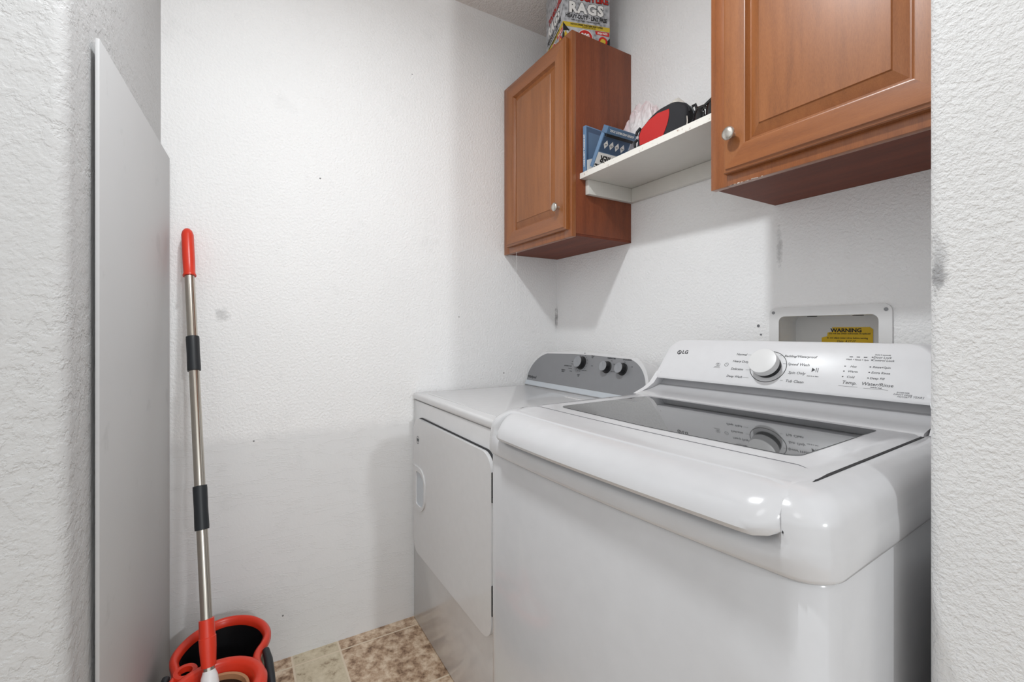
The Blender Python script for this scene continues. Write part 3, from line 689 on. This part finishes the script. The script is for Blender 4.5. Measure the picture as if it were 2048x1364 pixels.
for nm in ('g1', 'g2'):
    a, b = import_z[nm]; seg('grip', [(.0128, b), (.0168, b + .001), (.0172, b + .01), (.0165, (a + b) / 2), (.0172, a - .01), (.0168, a - .001), (.0128, a)], M_rubber)
a = at(.405); b = at(.333)
seg('clamp_collar', [(.0132, a + .012), (.0172, a + .011), (.0180, a - .03), (.0194, a - .031), (.0190, a - .055), (.0162, b - .022), (.0132, b - .022)], M_red)
seg('socket', [(.0132, b - .030), (.0150, b - .036), (.0185, b - .045), (.0225, b - .09), (.024, b - .13), (.04, b - .15), (.04, b - .16), (.006, b - .16)], M_white)
# ================================================================ SHELF ITEMS
M_blue = plain('pale_blue_case', srgb(104, 136, 170), .4); M_blued = plain('dark_blue_cover', srgb(58, 84, 116), .35); M_bluem = plain('mid_blue_cover', srgb(86, 116, 148), .35)
cs = root('upright_kit_case', 'upright blue plastic case standing against the far cabinet on the white shelf', 'case', (.5005, -.252, SZ), math.radians(4))
bm = bx(0, .015, 0, .135, 0, .172, bev=.001); link('case', bm, M_blue, cs)
bm = bmesh.new(); prism(bm, [(.004, .003), (.131, .003), (.131, .168), (.004, .168)], 0, .0004, M=frameM((.0151, 0, 0), (0, 1, 0), (0, 0, 1))); cv = link('cover_sheet', bm, M_blued, cs, smooth=0)
bm = bmesh.new(); prism(bm, [(.014, .05), (.121, .05), (.121, .150), (.014, .150)], 0, .0004, M=frameM((.0155, 0, 0), (0, 1, 0), (0, 0, 1))); link('cover_picture', bm, M_bluem, cs, smooth=0)
bm = bmesh.new(); prism(bm, [(.006, .004), (.128, .004), (.128, .040), (.060, .048), (.030, .056), (.006, .046)], 0, .0004, M=frameM((.0157, 0, 0), (0, 1, 0), (0, 0, 1)))
text(bm, 'HOME SAFETY TRAINING KIT', .0085, frameM((.0075, -.0003, .082), (0, 0, 1), (-1, 0, 0)), bold=.0003, sx=1.05)
link('white_print', bm, M_pw, cs, smooth=0)
tl = math.radians(32)
c2_ = root('tilted_kit_case', 'tilted blue case with white diamonds on its cover leaning on the plastic bag', 'case', (.548, -.252, SZ + .0005))
LM2 = Matrix.Rotation(tl, 4, 'Y') # lean top towards +x
def lean(bmx): bmesh.ops.transform(bmx, matrix=LM2, verts=bmx.verts)
bm = bx(-.016, .0, 0, .132, .0085, .150, bev=.001); lean(bm); link('case', bm, M_blue, c2_)
bm = bx(-.014, .014, -.002, .134, .126, .150, bev=.001); lean(bm); link('spine', bm, M_bluem, c2_)
bm = bx(-.001, .011, .006, .130, .116, .1255); lean(bm); link('inner_tray', bm, M_black, c2_)
bm = bmesh.new(); FM2 = LM2 @ frameM((.0003, 0, 0), (0, 1, 0), (0, 0, 1))
prism(bm, [(.004, .064), (.128, .064), (.128, .114), (.004, .114)], 0, .0004, M=FM2); link('cover_sheet', bm, M_blued, c2_, smooth=0)
bm = bmesh.new(); prism(bm, [(.004, .006), (.128, .006), (.128, .062), (.004, .062)], 0, .0004, M=FM2)
for k in range(4):
    cx, cy = .024 + k * .026, .091; prism(bm, [(cx - .010, cy), (cx, cy - .014), (cx + .010, cy), (cx, cy + .014)], .0004, .0009, M=FM2)
text(bm, 'KNIVES AND MULTI TOOL', .0100, LM2 @ frameM((.0142, .066, .138), (0, 1, 0), (0, 0, 1)) @ Matrix.Rotation(math.pi, 4, 'Z'), bold=.0003, sx=.95)
link('white_print', bm, M_pw, c2_, smooth=0)
bm = bmesh.new()
text(bm, 'HIER', .032, FM2 @ T(.050, .043, .0005) @ Matrix.Rotation(math.pi, 4, 'Z'), bold=.0012, sx=.9)
text(bm, 'ZONE', .032, FM2 @ T(.045, .012, .0005) @ Matrix.Rotation(math.pi, 4, 'Z'), bold=.0012, sx=.9)
for k in range(4):
    cx, cy = .024 + k * .026, .091; box(bm, cx - .006, cx + .006, cy - .001, cy + .0008, .0009, .0012, M=FM2); box(bm, cx - .005, cx + .005, cy - .004, cy - .003, .0009, .0012, M=FM2)
link('black_print', bm, M_pk, c2_, smooth=0)
# plastic bag
n = NT('thin_white_plastic_film'); v = n.coord(); n.base(n.mix(n.ramp(n.noise(v, 9, 3), [(.45, (0, 0, 0)), (.7, (1, 1, 1))]), srgb(238, 234, 234), srgb(226, 196, 200)))
n.set(rough=.35, sss=.0); n.b.inputs['Transmission Weight'].default_value = .08; n.bump(n.noise(n.coord((1, 1, 1)), 45, 4, .6), .6, .004); M_bag = n.m
bm = bmesh.new(); bmesh.ops.create_icosphere(bm, subdivisions=6, radius=1)
for vv in bm.verts:
    p = vv.co.copy(); d = p.normalized()
    fold = mnoise.noise(Vector((d.x * 3.2 + 5, d.y * 3.2, d.z * 1.6))) * .24 + abs(mnoise.noise(Vector((d.x * 6, d.y * 6 + 3, d.z * 2.4)))) * -.20 + mnoise.noise(d * 13) * .035
    r = 1 + fold
    q_ = Vector((d.x * .108 * r, d.y * .046 * r, d.z * .172 * r))
    if d.z > 0: q_.x *= 1 - .12 * d.z; q_.y *= 1 - .15 * d.z
    if q_.z < -.085: q_.z = -.085
    q_.y = max(min(q_.y, .054), -.054)
    vv.co = q_ + Vector((0, 0, .086))
bg = link('plastic_bag', bm, M_bag, None, smooth=60); bg.location = (.606, -.058, SZ + .0012)
tag(bg, 'crumpled white plastic bag on the shelf behind the tilted blue case', 'bag')
# red and black pouch
pc = root('zipper_pouch', 'red and black zippered fabric pouch in the middle of the white shelf', 'pouch', (.835, -.195, SZ + .0005), math.radians(14))
M_fr = plain('red_fabric', srgb(184, 32, 30), .75, bump=.0006, bscale=600); M_fk = plain('black_fabric', srgb(34, 34, 38), .8, bump=.0006, bscale=600)
prof_ = []
PTS = roundpoly([(-.086, 0), (.082, 0), (.086, .085), (.040, .108), (-.020, .098), (-.078, .052)], [.006, .006, .030, .05, .09, .028], 7)
def ringp(sc, y): return [(a * sc, y, .0 + .046 + (b - .046) * sc) for a, b in PTS]
bm = bmesh.new(); loft(bm, [[(x, y, max(z, 0)) for x, y, z in ringp(q_, y)] for q_, y in ((.90, -.040), (.97, -.034), (1, -.022), (1, .022), (.97, .034), (.90, .040))])
link('pouch_body', bm, M_fk, pc, smooth=50)
bm = bmesh.new(); rp = [(-.070, .006), (.004, .006)] + [(.004 + .024 * math.sin(k / 8 * math.pi * .55), .006 + .082 * k / 8) for k in range(1, 9)]
top = [(-.010, .087), (-.040, .074), (-.064, .054), (-.072, .036)]
prism(bm, rp + top, .0, .0022, M=frameM((0, -.0395, 0), (1, 0, 0), (0, 0, 1)), bev=.001); link('red_panel', bm, M_fr, pc, smooth=40)
up_ = [p for p in PTS if p.y > .02]
bm = bmesh.new(); tube(bm, [(p.x * .985, -.029, p.y * .99) for p in up_], .0034, 8); link('piping', bm, M_fk, pc)
bm = bmesh.new(); tube(bm, [(p.x * 1.005, -.004, p.y * 1.006) for p in up_], .0026, 8); link('zipper', bm, M_pg, pc)
bm = bmesh.new(); tube(bm, [(-.070, -.036, .062), (-.080, -.040, .050), (-.082, -.041, .040)], .0045, 8); tube(bm, [(-.084, -.030, .030), (-.091, -.036, .022), (-.088, -.038, .006)], .0045, 8); link('pull_loop', bm, M_fk, pc)
bm = bmesh.new(); tube(bm, [(.088, -.020, .080), (.097, -.018, .084), (.101, -.017, .070), (.099, -.018, .050), (.090, -.020, .034)], .0045, 8); link('strap', bm, M_fk, pc)
bm = bmesh.new(); tube(bm, [(.080, -.036, .050), (.082, -.038, .034), (.081, -.039, .018)], .0020, 8); link('zipper_pull', bm, M_nickel, pc)
# pale cap behind pouch
M_cream = plain('cream_cloth', srgb(222, 218, 210), .8, bump=.001, bscale=120)
bm = bmesh.new(); bmesh.ops.create_uvsphere(bm, u_segments=36, v_segments=18, radius=1)
for vv in bm.verts:
    d = vv.co.copy(); r = 1 + .07 * mnoise.noise(d * 3)
    vv.co = Vector((d.x * .052 * r, d.y * .045 * r, max(d.z, -.55) * .092 * r + .0445))
cp = link('cloth_bundle', bm, M_cream, None, smooth=60); cp.location = (.764, -.062, SZ + .0008)
mz = min(v_.co.z for v_ in cp.data.vertices); cp.location.z = SZ + .0008 - mz
cp.data.transform(Matrix.Diagonal((.9, 1, 1.42, 1))); mz = min(v_.co.z for v_ in cp.data.vertices); cp.location.z = SZ + .0008 - mz
tag(cp, 'cream folded cloth bundle standing behind the red and black pouch', 'cloth')
# sunglasses
M_lens = plain('black_gloss', srgb(12, 12, 14), .08)
def glasses(loc, rz, label, name='sunglasses'):
    g = root(name, label, 'sunglasses', loc, rz)
    bm = bmesh.new()
    for sx_ in (-.030, .030):
        bmesh.ops.create_uvsphere(bm, u_segments=24, v_segments=14, radius=1, matrix=T(sx_, 0, .020) @ Matrix.Diagonal((.027, .007, .019, 1)))
    link('lens', bm, M_lens, g, smooth=60)
    bm = bmesh.new(); tube(bm, [(-.012, -.002, .026), (0, -.004, .030), (.012, -.002, .026)], .003, 8)
    tube(bm, [(-.056, 0, .026), (-.034, -.003, .037), (0, -.003, .033), (.034, -.003, .037), (.056, 0, .026)], .003, 8); link('frame', bm, M_lens, g, smooth=60)
    for sx_ in (-.057, .057):
        bm = bmesh.new(); tube(bm, [(sx_, 0, .026), (sx_ * 1.0, .008, .027), (sx_ * .6, .013 + .003 * (sx_ > 0), .024), (-sx_ * .4, .013 + .003 * (sx_ > 0), .012)], .0022, 8); link('temple', bm, M_lens, g, smooth=60)
    return g
g1_ = glasses((.988, -.218, SZ + .001), math.radians(-14), 'black folded sunglasses lying on the shelf just right of the red and black pouch')
g1_.scale = (.85, 1, 1.5)
bm = bmesh.new(); bmesh.ops.create_uvsphere(bm, u_segments=32, v_segments=20, radius=1)
for vv in bm.verts:
    c_ = vv.co; vv.co = Vector((c_.x * .026, c_.y * .020, max(c_.z, -.8) * .060 + .048))
gc = link('glossy_case', bm, M_lens, None, smooth=60); gc.location = (1.022, -.135, SZ + .0006)
tag(gc, 'small glossy black case standing at the shelf end, half hidden by the near cabinet', 'case')
bm = bmesh.new()
for k in range(3): tube(bm, [(.0 + k * .008, .0, .003 + .002 * k), (.014 + k * .008, .006, .004 + .002 * k), (.028 + k * .006, -.002, .003 + .002 * k)], .0025, 8)
kx = link('white_clips', bm, M_white, None); kx.location = (.912, -.236, SZ + .0005); tag(kx, 'small white plastic clips on the shelf between the pouch and the black sunglasses', 'clips')
# thin string hanging from the far cabinet
bm = bmesh.new(); tube(bm, [(.112, -.300, 1.5065), (.112, -.300, 1.42), (.1115, -.300, 1.33)], .00045, 6)
st = link('hanging_thread', bm, M_pw, None); tag(st, 'thin white thread hanging from the bottom edge of the far cabinet', 'thread')
